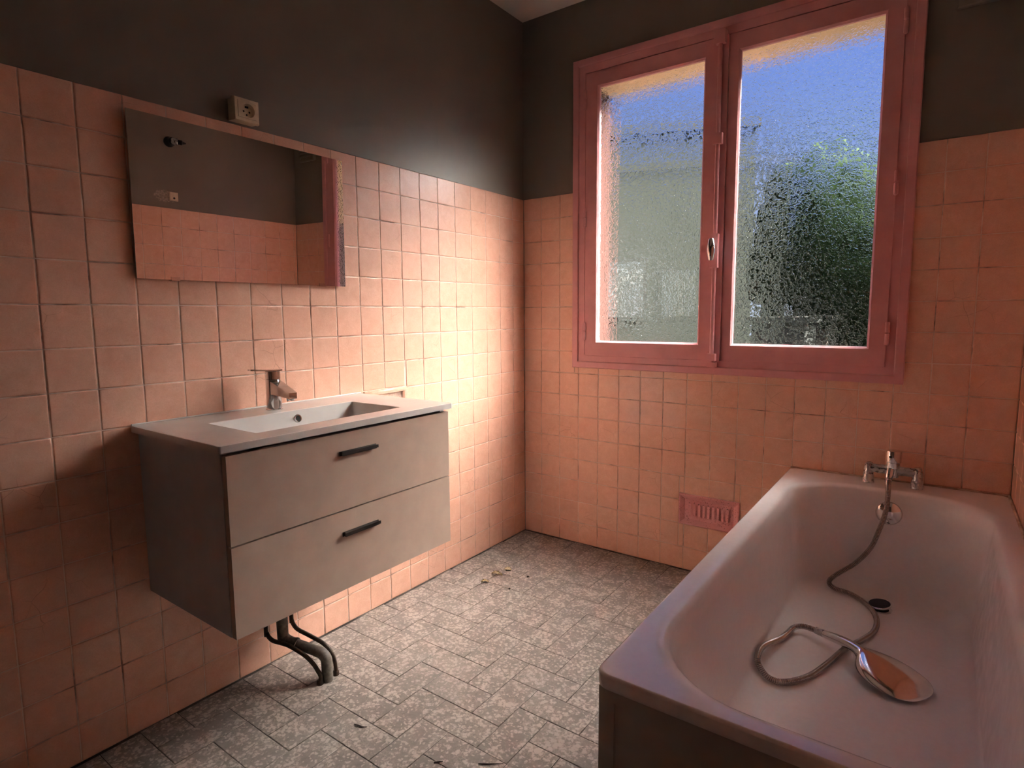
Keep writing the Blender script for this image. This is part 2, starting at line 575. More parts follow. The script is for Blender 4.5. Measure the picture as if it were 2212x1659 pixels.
# ------------------------------------------------------------------ tiles
def tile_bmesh(w, h, depth=TB, e=0.0030):
    bm = new()
    def L(ins, n):
        a, b = w / 2 - ins, h / 2 - ins
        return [(-a, -b, n), (a, -b, n), (a, b, n), (-a, b, n)]
    vl = rings(bm, [L(0, -depth), L(0, -0.0013), L(e * 0.32, -0.00035), L(e, 0)], True, False, True)
    for f in bm.faces:
        f.smooth = f.calc_center_median().z < -1e-5
    return bm

MESHES = {}
def tile_mesh(w, h, mat, depth=TB, e=0.0030):
    k = (round(w, 4), round(h, 4), mat, depth)
    if k not in MESHES:
        bm = tile_bmesh(w, h, depth, e)
        me = bpy.data.meshes.new('tile')
        bmesh.ops.recalc_face_normals(bm, faces=bm.faces)
        bm.to_mesh(me)
        bm.free()
        me.materials.append(M[mat])
        MESHES[k] = me
    return MESHES[k]

def basis(plane):
    if plane == 'left':
        return Matrix(((0, 0, 1), (1, 0, 0), (0, 1, 0))).to_4x4()       # X->+y  Y->+z  Z->+x
    if plane == 'far':
        return Matrix(((1, 0, 0), (0, 0, -1), (0, 1, 0))).to_4x4()      # X->+x  Y->+z  Z->-y
    if plane == 'right':
        return Matrix(((0, 0, -1), (-1, 0, 0), (0, 1, 0))).to_4x4()     # X->-y  Y->+z  Z->-x
    return Matrix.Identity(4)

def subtract(rect, hole):
    x0, x1, z0, z1 = rect
    a0, a1, b0, b1 = hole
    if a1 <= x0 or a0 >= x1 or b1 <= z0 or b0 >= z1:
        return [rect]
    out = []
    if a0 > x0: out.append((x0, a0, z0, z1))
    if a1 < x1: out.append((a1, x1, z0, z1))
    m0, m1 = max(x0, a0), min(x1, a1)
    if b0 > z0: out.append((m0, m1, z0, b0))
    if b1 < z1: out.append((m0, m1, b1, z1))
    return [r for r in out if r[1] - r[0] > 0.008 and r[3] - r[2] > 0.008]

GAP = 0.0030
def lay_tiles(wall, plane, cells, single, mat='tile'):
    """cells: rectangles (u0,u1,v0,v1) joint to joint; single(c) says whether the photo shows it on its own"""
    B = basis(plane)
    off = {'left': lambda u, v: Vector((0, u, v)), 'right': lambda u, v: Vector((W_ROOM, u, v)),
           'far': lambda u, v: Vector((u, 0, v))}[plane]
    rest = new()
    n = 0
    for c in cells:
        w, h = c[1] - c[0] - GAP, c[3] - c[2] - GAP
        if w < 0.006 or h < 0.006:
            continue
        if abs(w - (T - GAP)) < 0.0012: w = T - GAP
        if abs(h - (T - GAP)) < 0.0012: h = T - GAP
        mat4 = (Matrix.Translation(off((c[0] + c[1]) / 2, (c[2] + c[3]) / 2)) @ B
                @ Matrix.Rotation(R(random.uniform(-.28, .28)), 4, 'X') @ Matrix.Rotation(R(random.uniform(-.28, .28)), 4, 'Y')
                @ Matrix.Translation((random.uniform(-.0003, .0003), random.uniform(-.0003, .0003), random.uniform(-.0004, .0002))))
        if single(c) and n < 299:
            o = bpy.data.objects.new('tile', tile_mesh(w, h, mat))
            COL.objects.link(o)
            o.parent = wall
            o.matrix_world = mat4
            n += 1
        else:
            t = tile_bmesh(w, h)
            t.transform(mat4)
            me = bpy.data.meshes.new('tmp')
            t.to_mesh(me); t.free()
            rest.from_mesh(me)
            bpy.data.meshes.remove(me)
    if len(rest.verts):
        bmesh.ops.recalc_face_normals(rest, faces=rest.faces)
        me = bpy.data.meshes.new('tiles')
        rest.to_mesh(me)
        me.materials.append(M[mat])
        o = bpy.data.objects.new('tiling', me)
        COL.objects.link(o)
        o.parent = wall
        o['kind'] = 'stuff'
    rest.free()
    return n

ROWS = [max(0.0, H_T - T * k) for k in range(17)]
CAB = (0.0, 0.445, -1.884, -1.113, 0.398, 0.859)
VENT = (0.853, 1.121, 0.214, 0.357)
SOAP = (-1.090, -0.862, 0.766, 0.881)
CASING = (0.304, 1.670, 0.914, 2.344)

def wall_tiles():
    # left wall
    ys = [0.0] + [-(P_L + T * j) for j in range(36)]
    cells = []
    for a, b in zip(ys, ys[1:]):
        b = max(b, Y_NEAR)
        for k in range(16):
            cells += subtract((b, a, ROWS[k + 1], ROWS[k]), SOAP) if a > Y_NEAR else []
    def seen(c):
        y, z = (c[0] + c[1]) / 2, (c[2] + c[3]) / 2
        if y < -2.12 - 0.22 * (z > 0.9): return False
        if -1.86 < y < -1.14 and 0.47 < z < 0.80: return False        # behind the cabinet
        if -1.82 < y < -1.20 and 1.33 < z < 1.66: return False        # behind the mirror
        if y < -1.86 and z < 0.10: return False
        return True
    lay_tiles(wall_left, 'left', cells, seen)
    obj('grout', bbox(-TB + 0.0005, -0.0019, Y_NEAR, 0, 0, H_T - 0.0015), M['grout'], wall_left)
    # window wall
    xs = [0.0] + [Q_F + T * i for i in range(18)]
    xs[-1] = W_ROOM
    cells = []
    for a, b in zip(xs, xs[1:]):
        for k in range(16):
            for r in subtract((a, b, ROWS[k + 1], ROWS[k]), CASING):
                cells += subtract(r, VENT)
    def seen(c):
        x, z = (c[0] + c[1]) / 2, (c[2] + c[3]) / 2
        return not (x > 1.38 and z < 0.50)
    lay_tiles(wall_far, 'far', cells, seen)
    bm = new()
    for x0, x1, z0, z1 in ((0, W_ROOM, 0, VENT[2]), (0, VENT[0], VENT[2], VENT[3]), (VENT[1], W_ROOM, VENT[2], VENT[3]),
                           (0, W_ROOM, VENT[3], 0.93), (0, 0.32, 0.93, H_T - 0.0015), (1.655, W_ROOM, 0.93, H_T - 0.0015)):
        box(bm, x0, x1, 0.0019, TB - 0.0005, z0, z1)
    obj('grout', bm, M['grout'], wall_far)
    # right wall: a sliver in the frame and the part the mirror shows
    ys = [0.0] + [-(0.022 + T * j) for j in range(37)]
    cells = [(max(b, Y_NEAR), a, ROWS[k + 1], ROWS[k]) for a, b in zip(ys, ys[1:]) for k in range(16) if a > Y_NEAR]
    def seen(c):
        y, z = (c[0] + c[1]) / 2, (c[2] + c[3]) / 2
        return (y > -1.0 and z > 1.2) or (y > -0.4 and z > 0.5)
    lay_tiles(wall_right, 'right', cells, seen)
    obj('grout', bbox(W_ROOM + 0.0019, W_ROOM + TB - 0.0005, Y_NEAR, 0, 0, H_T - 0.0015), M['grout'], wall_right)
wall_tiles()

def floor_tiles():
    g = 0.1016
    me = {}
    for n in range(-2, 22):
        for j in range(-2, 30):
            k = (n - j) % 4
            if k == 1:
                x0, x1, y1, y0 = n, n + 2, j, j + 1
            elif k == 0:
                x0, x1, y1, y0 = n, n + 1, j, j + 2
            else:
                continue
            X0, X1 = (x0 + 0.07) * g, (x1 + 0.07) * g
            Y1, Y0 = -(y1 + 0.085) * g, -(y0 + 0.085) * g
            X0, X1, Y0, Y1 = max(X0, 0.0), min(X1, W_ROOM), max(Y0, Y_NEAR), min(Y1, 0.0)
            if X1 - X0 < 0.012 or Y1 - Y0 < 0.012: continue
            if X0 > 1.36 and Y0 > -1.62: continue                     # under the bath
            if Y1 < -2.55: continue
            w, h = X1 - X0 - 0.0021, Y1 - Y0 - 0.0021
            o = bpy.data.objects.new('floor_tile', tile_mesh(w, h, 'floor', 0.006, 0.0012))
            COL.objects.link(o)
            o.parent = floor
            o.location = ((X0 + X1) / 2, (Y0 + Y1) / 2, random.uniform(-0.0006, 0.0))
            o.rotation_euler = (R(random.uniform(-.16, .16)), R(random.uniform(-.16, .16)), R(random.uniform(-.2, .2)))
    obj('floor_margin', bbox(0, W_ROOM, Y_NEAR, -2.56, -0.003, -0.0006), M['floor'], floor)
floor_tiles()

# ------------------------------------------------------------------ window
def window():
    win = bpy.data.objects.new('window_1', None)
    COL.objects.link(win)
    win['kind'] = 'structure'
    # casing and fixed frame, one mitred profile run round the opening: (inset, distance off the wall)
    bm = new()
    rect_loft(bm, 0.297, 1.677, 0.906, 2.352, [(0.0, 0.0), (0.0, 0.012), (0.003, 0.015), (0.028, 0.015), (0.031, 0.013), (0.032, 0.007),
                                               (0.064, 0.007), (0.065, 0.005), (0.065, -0.030), (0.030, -0.055), (0.030, -0.001), (0.0, 0.0)])
    obj('casing', bm, M['pink'], win, smooth=30)
    def sash(x0, x1, px0, px1):
        z0, z1, pz0, pz1 = 0.966, 2.283, 1.030, 2.222
        s = new()
        L = lambda a0, a1, b0, b1, y: [(a0, y, b0), (a1, y, b0), (a1, y, b1), (a0, y, b1)]
        rings(s, [L(x0, x1, z0, z1, 0.028), L(x0, x1, z0, z1, -0.0105), L(x0 + .0015, x1 - .0015, z0 + .0015, z1 - .0015, -0.012),
                  L(px0, px1, pz0, pz1, -0.012), L(px0, px1, pz0, pz1, 0.028), L(x0, x1, z0, z1, 0.028)])
        so = obj('sash', s, M['pink'], win, smooth=30)
        b = new()
        rings(b, [L(px0 - .0005, px1 + .0005, pz0 - .0005, pz1 + .0005, 0.006), L(px0 - .0005, px1 + .0005, pz0 - .0005, pz1 + .0005, -0.0105),
                  L(px0 + .002, px1 - .002, pz0 + .002, pz1 - .002, -0.012),
                  L(px0 + .009, px1 - .009, pz0 + .009, pz1 - .009, -0.003), L(px0 + .010, px1 - .010, pz0 + .010, pz1 - .010, 0.006)])
        obj('glazing_bead', b, M['pink'], so, smooth=30)
        p = bbox(px0 + .001, px1 - .001, 0.006, 0.010, pz0 + .001, pz1 - .001, mi=1)
        p.normal_update()
        for f in p.faces:
            if f.normal.y < -0.9:
                f.material_index = 0
        obj('pane', p, [M['glass'], M['glass_clear']], so)
        return so
    sl = sash(0.366, 0.9585, 0.424, 0.9275)
    sr = sash(1.0205, 1.6165, 1.0575, 1.5640)
    # hinges
    for so, x, zs in ((sl, 0.3655, (2.166, 1.6245, 1.085)), (sr, 1.6175, (2.168, 1.625, 1.089))):
        for z in zs:
            h = new()
            for a, b in ((z - 0.043, z - 0.001), (z + 0.001, z + 0.043)):
                lathe(h, (x, -0.0165, a), (0, 0, 1), [(0.004, 0), (0.0075, 0.004), (0.0075, b - a - 0.003 if b > z else b - a), (0.0065, b - a)], 12)
            obj('hinge', h, M['pink'], so, smooth=40)
    # meeting strip and espagnolette bolt
    bm = new()
    box(bm, 0.9595, 1.0195, -0.022, 0.020, 0.966, 2.283)
    obj('meeting_strip', bm, M['pink'], win, bevel=(0.003, 2), smooth=40)
    bm = new()
    lathe(bm, (0.990, -0.031, 0.952), (0, 0, 1), [(0.0078, 0), (0.0088, 0.004), (0.0088, 0.406)], 14)
    lathe(bm, (0.990, -0.031, 1.497), (0, 0, 1), [(0.0088, 0), (0.0088, 0.785), (0.0078, 0.79)], 14)
    obj('bolt_rod', bm, M['pink'], win, smooth=40)
    lb = obj('lock_box', bbox(0.9735, 1.0065, -0.046, -0.022, 1.358, 1.497), M['pink'], win, bevel=(0.003, 2), smooth=40)
    kb = new()
    lathe(kb, (0.990, -0.046, 1.4300), (0, -1, 0), [(0.008, 0), (0.006, 0.01), (0.006, 0.026)], 14)
    lathe(kb, (0.990, -0.078, 1.3855), (0, 0, 1), [(0.008, 0), (0.0105, 0.003), (0.0155, 0.030), (0.0165, 0.0445), (0.0155, 0.059), (0.0105, 0.086), (0.008, 0.089)], 20)
    obj('knob', kb, M['chrome'], lb, smooth=40)
    for z0, z1, x0, x1, yy in ((1.858, 1.901, 0.9715, 1.0095, -0.044), (2.248, 2.300, 0.972, 1.012, -0.046), (0.967, 0.997, 0.9735, 1.0075, -0.046), (0.939, 0.960, 0.9735, 1.0075, -0.040)):
        obj('bolt_guide', bbox(x0, x1, yy, -0.007, z0, z1), M['pink'], win, bevel=(0.004, 2), smooth=40)
    # outdoor side of the opening: painted lining boards, sill and folded shutter leaf
    for x0, x1 in ((WX0 + 0.001, WX0 + 0.022),):
        for k in range(4):
            ya = 0.080 + k * 0.048
            obj('shutter_board', bbox(x0, x1, ya, ya + 0.045, WZ0 + 0.014, WZ1 - 0.004), M['shutter'], win, bevel=(0.002, 1))
    obj('outer_sill', bbox(WX0 + 0.001, WX1 - 0.001, 0.062, YO + 0.04, WZ0, WZ0 + 0.011), M['slate'], win, bevel=(0.003, 1))
window()

# ------------------------------------------------------------------ left wall: mirror, socket, soap dish
def mirror():
    y0, y1, z0, z1 = -1.862, -1.168, 1.2765, 1.7165
    tilt = R(0.8)
    bm = new()
    box(bm, 0.0, 0.0040, 0, y1 - y0, 0, z1 - z0, mi=1)
    bm.normal_update()
    for f in bm.faces:
        if f.normal.x > 0.9:
            f.material_index = 0
    root = thing('wall_mirror', (0.012, y0, z0), 'frameless rectangular mirror hung above the white washbasin, leaning slightly forward', 'mirror')
    root.rotation_euler = (0, tilt, 0)
    g = obj('mirror_glass', bm, [M['mirror'], M['mirror_edge']], root)
    b = new()
    box(b, -0.005, -0.0003, 0.02, y1 - y0 - 0.02, 0.02, z1 - z0 - 0.02)
    obj('backing_board', b, M['panel'], root)
    for yy in (0.10, y1 - y0 - 0.10):
        c = new()
        box(c, -0.010, 0.0055, yy - 0.012, yy + 0.012, -0.0025, -0.0002)
        box(c, 0.0042, 0.0056, yy - 0.012, yy + 0.012, -0.0025, 0.008)
        obj('clip', c, M['chrome'], root)
mirror()

def socket():
    y0, y1, z0, z1 = -1.569, -1.489, 1.758, 1.826
    root = thing('wall_socket', (0, (y0 + y1) / 2, z0), 'cream surface-mounted power socket on the grey wall above the mirror', 'socket')
    bm = new()
    rect_loft(bm, y0, y1, z0, z1, [(0.003, -0.004), (0.002, 0.022), (0.0, 0.024), (0.0, 0.034), (0.002, 0.037), (0.009, 0.0375), (0.011, 0.036)], 'left', False)
    a = obj('back_box', bm, M['cream'], None, smooth=35)
    yc, zc = (y0 + y1) / 2 + 0.004, (z0 + z1) / 2
    bm = new()
    rect_loft(bm, y0 + 0.011, y1 - 0.009, z0 + 0.011, z1 - 0.009, [(0.0, 0.036), (0.0, 0.0385), (0.001, 0.039)], 'left', False)
    lathe(bm, (0.039, yc, zc), (-1, 0, 0), [(0.0200, 0.0), (0.0195, 0.002), (0.0185, 0.012), (0.0001, 0.0122)], 32, False)
    # plate between square rim and round well
    ring = [(0.039, yc + 0.0200 * math.cos(2 * math.pi * i / 32), zc + 0.0200 * math.sin(2 * math.pi * i / 32)) for i in range(32)]
    sq = []
    for i in range(32):
        t = 2 * math.pi * i / 32
        cx, sx = math.cos(t), math.sin(t)
        m = max(abs(cx), abs(sx))
        hy = (y1 - 0.010 - yc) if cx > 0 else (yc - y0 - 0.012)
        hz = (z1 - 0.010 - zc) if sx > 0 else (zc - z0 - 0.012)
        sq.append((0.039, yc + cx / m * hy, zc + sx / m * hz))
    rings(bm, [sq, ring])
    b = obj('faceplate', bm, M['cream'], None, smooth=35)
    adopt(root, a, b)
    for dy, dz, r in ((-0.0095, -0.001, 0.0028), (0.0095, -0.001, 0.0028), (0.0, -0.0105, 0.0026)):
        bm = new()
        lathe(bm, (0.0266, yc + dy, zc + dz), (1, 0, 0), [(r, 0), (r, 0.0008)], 12)
        o = obj('pin_hole', bm, M['hole'], None)
        o.parent = b
    bm = new()
    box(bm, 0.0266, 0.0300, yc - 0.005, yc + 0.005, zc + 0.0095, zc + 0.0145)
    o = obj('earth_clip', bm, M['hole'], None)
    o.parent = b
socket()

def soap_dish():
    y0, y1, z0, z1 = SOAP
    root = thing('soap_dish', (0, (y0 + y1) / 2, z0), 'salmon ceramic soap dish recessed into the wall tiles beside the washbasin', 'soap dish')
    bm = new()
    rect_loft(bm, y0 + .001, y1 - .001, z0 + .001, z1 - .001, [(0.0, -0.004), (0.0, 0.005), (0.003, 0.009), (0.010, 0.010), (0.0175, 0.008), (0.0195, 0.003)], 'left', False)
    a = obj('rim', bm, M['soap'], None, smooth=50)
    bm = new()
    rect_loft(bm, y0 + .0205, y1 - .0205, z0 + .0205, z1 - .0205, [(0.0, 0.003), (0.004, -0.006), (0.009, -0.0072)], 'left', True)
    b = obj('recess', bm, M['soap'], None, smooth=50)
    adopt(root, a, b)
soap_dish()

# ------------------------------------------------------------------ vanity cabinet, basin, basin tap
def vanity():
    root = thing('vanity_cabinet', (0.0, -1.498, 0.400), 'wall-hung white vanity cabinet with two drawers under the washbasin', 'cabinet')
    y0, y1, z0, z1 = -1.8835, -1.1135, 0.400, 0.8575
    parts = []
    for a, b in ((y0, y0 + 0.018), (y1 - 0.018, y1)):
        parts.append(obj('side_panel', bbox(0.0015, 0.4340, a, b, z0, z1), M['laminate_side'], None, bevel=(0.0008, 1)))
    bm = new()
    box(bm, 0.055, 0.430, y0 + 0.0185, -1.64, z0, z0 + 0.016)
    box(bm, 0.055, 0.430, -1.44, y1 - 0.0185, z0, z0 + 0.016)
    box(bm, 0.160, 0.430, -1.64, -1.44, z0, z0 + 0.016)
    parts.append(obj('bottom_panel', bm, M['laminate_side'], None))
    parts.append(obj('back_rail', bbox(0.0015, 0.018, y0 + 0.0185, y1 - 0.0185, 0.70, 0.80), M['laminate_side'], None))
    for k, (a, b, hz) in enumerate(((0.4005, 0.6275, 0.5620), (0.6315, 0.8495, 0.7920))):
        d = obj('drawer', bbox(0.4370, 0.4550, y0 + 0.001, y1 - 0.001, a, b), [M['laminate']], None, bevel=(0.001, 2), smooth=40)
        parts.append(d)
        h = new()
        # thin edge-pull: back leaf, shelf and turned-down lip with stepped ends
        box(h, 0.4550, 0.4575, -1.563, -1.433, hz - 0.0055, hz + 0.0065)
        box(h, 0.4575, 0.4670, -1.558, -1.438, hz + 0.0036, hz + 0.0060)
        box(h, 0.4655, 0.4680, -1.563, -1.433, hz - 0.0030, hz + 0.0056)
        box(h, 0.4575, 0.4655, -1.558, -1.438, hz - 0.0052, hz + 0.0036)
        ho = obj('handle', h, M['black'], d, bevel=(0.0005, 1))
        for ya in (y0 + 0.030, y1 - 0.043):
            obj('drawer_side', bbox(0.06, 0.4365, ya, ya + 0.013, a + 0.02, b - 0.06), M['laminate_side'], d)
    adopt(root, *parts)
vanity()

BX0, BX1, BY0, BY1 = 0.150, 0.3865, -1.7620, -1.2670
def washbasin():
    root = thing('washbasin', (0.0, -1.502, 0.859), 'white ceramic washbasin slab with a shallow rectangular bowl on the vanity', 'washbasin')
    x0, x1, y0, y1, zt, zb = 0.0012, 0.4650, -1.9020, -1.1020, 0.878, 0.8595
    ns, nc = 10, 5
    def Q(a, b, c, d, r, z):
        return rrect(a, b, c, d, r, z, ns, nc)
    bx0, bx1, by0, by1 = BX0, BX1, BY0, BY1
    loops = [Q(x0 + .03, x1 - .03, y0 + .03, y1 - .03, .004, zb),
             Q(x0, x1, y0, y1, .006, zb + 0.0004), Q(x0, x1, y0, y1, .006, zt - 0.0030),
             Q(x0 + .0006, x1 - .0006, y0 + .0006, y1 - .0006, .006, zt - 0.0008),
             Q(x0 + .0024, x1 - .0024, y0 + .0024, y1 - .0024, .005, zt), Q(x0 + .006, x1 - .006, y0 + .006, y1 - .006, .005, zt), Q(bx0 - .006, bx1 + .006, by0 - .006, by1 + .006, .006, zt),
             Q(bx0 - .0035, bx1 + .0035, by0 - .0035, by1 + .0035, .006, zt),
             Q(bx0 - .0008, bx1 + .0008, by0 - .0008, by1 + .0008, .006, zt - 0.0012),
             Q(bx0, bx1, by0, by1, .006, zt - 0.004),
             Q(bx0 + .010, bx1 - .012, by0 + .022, by1 - .012, .014, zt - 0.035),
             Q(bx0 + .020, bx1 - .024, by0 + .060, by1 - .030, .030, zt - 0.072),
             Q(bx0 + .034, bx1 - .038, by0 + .100, by1 - .060, .045, zt - 0.088),
             Q(bx0 + .060, bx1 - .062, by0 + .160, by1 - .130, .050, zt - 0.093),
             Q(bx0 + .095, bx1 - .097, by0 + .215, by1 - .215, .018, zt - 0.095)]
    bm = new()
    rings(bm, loops, True, False, True)
    a = obj('slab', bm, M['ceramic'], None, smooth=38)
    yo = -1.487
    ob = new()
    lathe(ob, (BX0 + 0.0075, yo, 0.852), (1, 0, 0.25), [(0.0125, -0.004), (0.0130, 0.002), (0.0118, 0.0034), (0.0085, 0.0030), (0.0080, -0.001)], 24, False)
    b = obj('overflow_ring', ob, M['chrome'], None, smooth=45)
    ob = new()
    lathe(ob, (BX0 + 0.0078, yo, 0.852), (1, 0, 0.25), [(0.0083, -0.001), (0.0083, 0.0016)], 24)
    c = obj('overflow_hole', ob, M['hole'], None)
    d = new()
    lathe(d, (0.268, -1.514, 0.7832), (0, 0, 1), [(0.030, 0), (0.031, 0.003), (0.028, 0.005), (0.004, 0.0065)], 28)
    dd = obj('drain', d, M['chrome'], None, smooth=40)
    e = new()
    tube(e, [(0.0035, y0 + 0.003, 0.8795), (0.0035, y1 - 0.003, 0.8795)], 0.0026, 8)
    ee = obj('sealant_bead', e, M['ceramic'], None, smooth=60)
    adopt(root, a, b, c, dd, ee)
washbasin()

def basin_tap():
    x, y, z = 0.082, -1.518, 0.8782
    root = thing('basin_tap', (x, y, z), 'chrome single-lever mixer tap standing on the washbasin, lever turned sideways', 'tap')
    bm = new()
    lathe(bm, (x, y, z), (0, 0, 1), [(0.0255, 0), (0.0255, 0.003), (0.0235, 0.005), (0.0230, 0.050), (0.0225, 0.0945), (0.0215, 0.0960)], 32)
    body = obj('body', bm, M['chrome'], None, smooth=40)
    bm = new()
    lathe(bm, (x, y, z + 0.0965), (0, 0, 1), [(0.0215, 0), (0.0228, 0.0012), (0.0228, 0.0245), (0.0215, 0.026)], 32)
    cap = obj('cap', bm, M['chrome'], None, smooth=40)
    # flat lever plate, pointing along the wall
    bm = new()
    L = []
    for t, hw, dz in ((0.0225, 0.018, 0.0), (0.0, 0.0235, 0.0), (-0.022, 0.0205, 0.0012), (-0.048, 0.0145, 0.0035), (-0.070, 0.0120, 0.0055), (-0.078, 0.0085, 0.0062)):
        zz = z + 0.1225 + dz
        L.append([(x - hw, y + t, zz), (x + hw, y + t, zz), (x + hw, y + t, zz + 0.0042), (x - hw, y + t, zz + 0.0042)])
    rings(bm, L, True, True, True)
    lev = obj('lever', bm, M['chrome'], None, bevel=(0.0012, 2), smooth=40)
    # spout: tapering box sloping down towards the bowl
    bm = new()
    L = []
    for dx, hw, zt, zb in ((0.010, 0.0185, 0.092, 0.050), (0.030, 0.0185, 0.086, 0.050), (0.060, 0.0165, 0.075, 0.0475), (0.090, 0.0145, 0.065, 0.0435), (0.103, 0.0135, 0.0600, 0.0415)):
        L.append([(x + dx, y - hw, z + zb), (x + dx, y + hw, z + zb), (x + dx, y + hw, z + zt), (x + dx, y - hw, z + zt)])
    rings(bm, L, True, True, True)
    sp = obj('spout', bm, M['chrome'], None, bevel=(0.0035, 3), smooth=50)
    bm = new()
    lathe(bm, (x + 0.0885, y, z + 0.046), (0.12, 0, -1), [(0.0115, 0), (0.0115, 0.010), (0.0105, 0.0115), (0.0085, 0.0115), (0.008, 0.009)], 24)
    ae = obj('aerator', bm, M['chrome_dull'], None, smooth=40)
    adopt(root, body, cap, lev, sp)
    ae.parent = sp
basin_tap()

# ------------------------------------------------------------------ pipes under the cabinet
def pipes():
    root = thing('waste_pipe', (0.2366, -1.477, 0.0), 'thick grey plastic waste pipe bending from the floor up under the vanity', 'pipe')
    bm = new()
    a = catmull([(0.2366, -1.477, -0.001), (0.2366, -1.477, 0.060), (0.2340, -1.479, 0.078), (0.2200, -1.4855, 0.0925), (0.2050, -1.4925, 0.0970)], 8)
    tube(bm, a, 0.0178, 20)
    p1 = obj('floor_bend', bm, M['pvc'], None, smooth=50)
    bm = new()
    tube(bm, [(0.212, -1.489, 0.0950), (0.1280, -1.5285, 0.1165)], 0.0162, 20)
    p2 = obj('straight_length', bm, M['pvc'], None, smooth=50)
    bm = new()
    b = catmull([(0.138, -1.5238, 0.1142), (0.120, -1.5322, 0.1190), (0.106, -1.5388, 0.1290), (0.100, -1.5415, 0.150), (0.100, -1.5415, 0.430)], 8)
    tube(bm, b, 0.0178, 20)
    p3 = obj('wall_bend', bm, M['pvc'], None, smooth=50)
    bm = new()
    d = (Vector((0.1280, -1.5285, 0.1165)) - Vector((0.212, -1.489, 0.0950))).normalized()
    lathe(bm, Vector((0.138, -1.5238, 0.1140)) - d * 0.008, d, [(0.0178, 0), (0.0198, 0.001), (0.0198, 0.009), (0.0178, 0.010)], 20)
    p4 = obj('collar', bm, M['pvc'], None, smooth=40)
    adopt(root, p1, p2, p3, p4)
    for base, px, lab in (((0.2346, -1.5034), PIPE_A, 'thin dark copper supply pipe on the left of the grey waste pipe'),
                          ((0.2341, -1.4421), PIPE_B, 'thin dark copper supply pipe on the right of the grey waste pipe')):
        r = thing('supply_pipe', (base[0], base[1], 0), lab, 'pipe', 'copper supply pipes under the vanity')
        bm = new()
        tube(bm, catmull(px, 6), 0.0068, 12)
        o1 = obj('tube', bm, M['copper'], None, smooth=60)
        bm = new()
        lathe(bm, (base[0], base[1], -0.001), (0, 0, 1), [(0.011, 0), (0.011, 0.012), (0.008, 0.016)], 14)
        o2 = obj('floor_collar', bm, M['copper'], None, smooth=40)
        adopt(r, o1, o2)
PIPE_A = [(0.2346, -1.5034, -0.001), (0.2370, -1.5022, 0.0252), (0.2285, -1.5063, 0.0440), (0.2154, -1.512, 0.0650), (0.1929, -1.5231, 0.089),
          (0.1638, -1.5369, 0.1075), (0.1377, -1.5491, 0.1197), (0.1131, -1.5608, 0.1255), (0.0918, -1.5708, 0.1298), (0.0788, -1.5769, 0.1398),
          (0.0715, -1.5804, 0.1542), (0.0695, -1.5814, 0.1673), (0.0695, -1.5814, 0.44)]
PIPE_B = [(0.2341, -1.4421, -0.001), (0.2349, -1.4417, 0.0196), (0.2308, -1.4437, 0.0522), (0.2194, -1.449, 0.0799), (0.1989, -1.4587, 0.1028),
          (0.1743, -1.4703, 0.1166), (0.1423, -1.4820, 0.1286), (0.1208, -1.4900, 0.136), (0.1065, -1.4960, 0.1443), (0.0975, -1.5000, 0.1567),
          (0.0927, -1.5020, 0.1707), (0.0914, -1.5020, 0.1843), (0.0904, -1.5020, 0.44)]
pipes()

# ------------------------------------------------------------------ bath
TUB_NS, TUB_NC = 10, 10
def tub_loops():
    ns, nc = TUB_NS, TUB_NC
    O = (1.3130, 1.9985, -1.6970, -0.0015)
    I = (1.368, 1.944, -1.650, -0.150)
    def Q(b, ins, r, z):
        if not isinstance(ins, tuple): ins = (ins, ins, ins, ins)
        return rrect(b[0] + ins[0], b[1] - ins[1], b[2] + ins[2], b[3] - ins[3], r, z, ns, nc)
    L = [Q(O, 0.012, .018, 0.5165), Q(O, 0.0015, .026, 0.5160), Q(O, 0.0, .028, 0.5200), Q(O, 0.0, .028, 0.5225), Q(O, 0.0, .028, 0.5375), Q(O, 0.0003, .028, 0.5388), Q(O, 0.0014, .028, 0.5414), Q(O, 0.0040, .027, 0.5429), Q(O, 0.0060, .026, 0.5430), Q(O, 0.012, .026, 0.5431), Q(I, -0.028, .219, 0.5431),
         Q(I, -0.022, .215, 0.5430), Q(I, -0.012, .208, 0.5424), Q(I, -0.003, .203, 0.5385), Q(I, 0.004, .200, 0.5310)]
    zf, RF = 0.165, 0.060
    zt = 0.531
    zw = zf + RF * 0.75
    def ins(d):
        return (0.004 + 0.034 * d, 0.004 + 0.034 * d, 0.004 + 0.280 * d ** 1.15, 0.004 + 0.040 * d)
    for k in range(1, 8):
        d = k / 7
        L.append(Q(I, ins(d), 0.200 - 0.03 * d, zt + (zw - zt) * d))
    base = ins(1.0)
    for k in range(1, 7):
        a = R(90 * k / 6)
        e = RF * (1 - math.cos(a))
        z = zw - RF * 0.75 * math.sin(a)
        L.append(Q(I, tuple(b + e for b in base), 0.170 - 0.045 * k / 6, z))
    b1 = tuple(b + RF for b in base)
    for s in (0.25, 0.5, 0.75):
        hw = (I[1] - I[0] - b1[0] - b1[1]) / 2
        hl = (I[3] - I[2] - b1[2] - b1[3]) / 2
        L.append(Q(I, (b1[0] + hw * s * .9, b1[1] + hw * s * .9, b1[2] + hl * s * .9, b1[3] + hl * s * .9), 0.125 * (1 - s) + 0.01, zf - 0.003 * s))
    return L

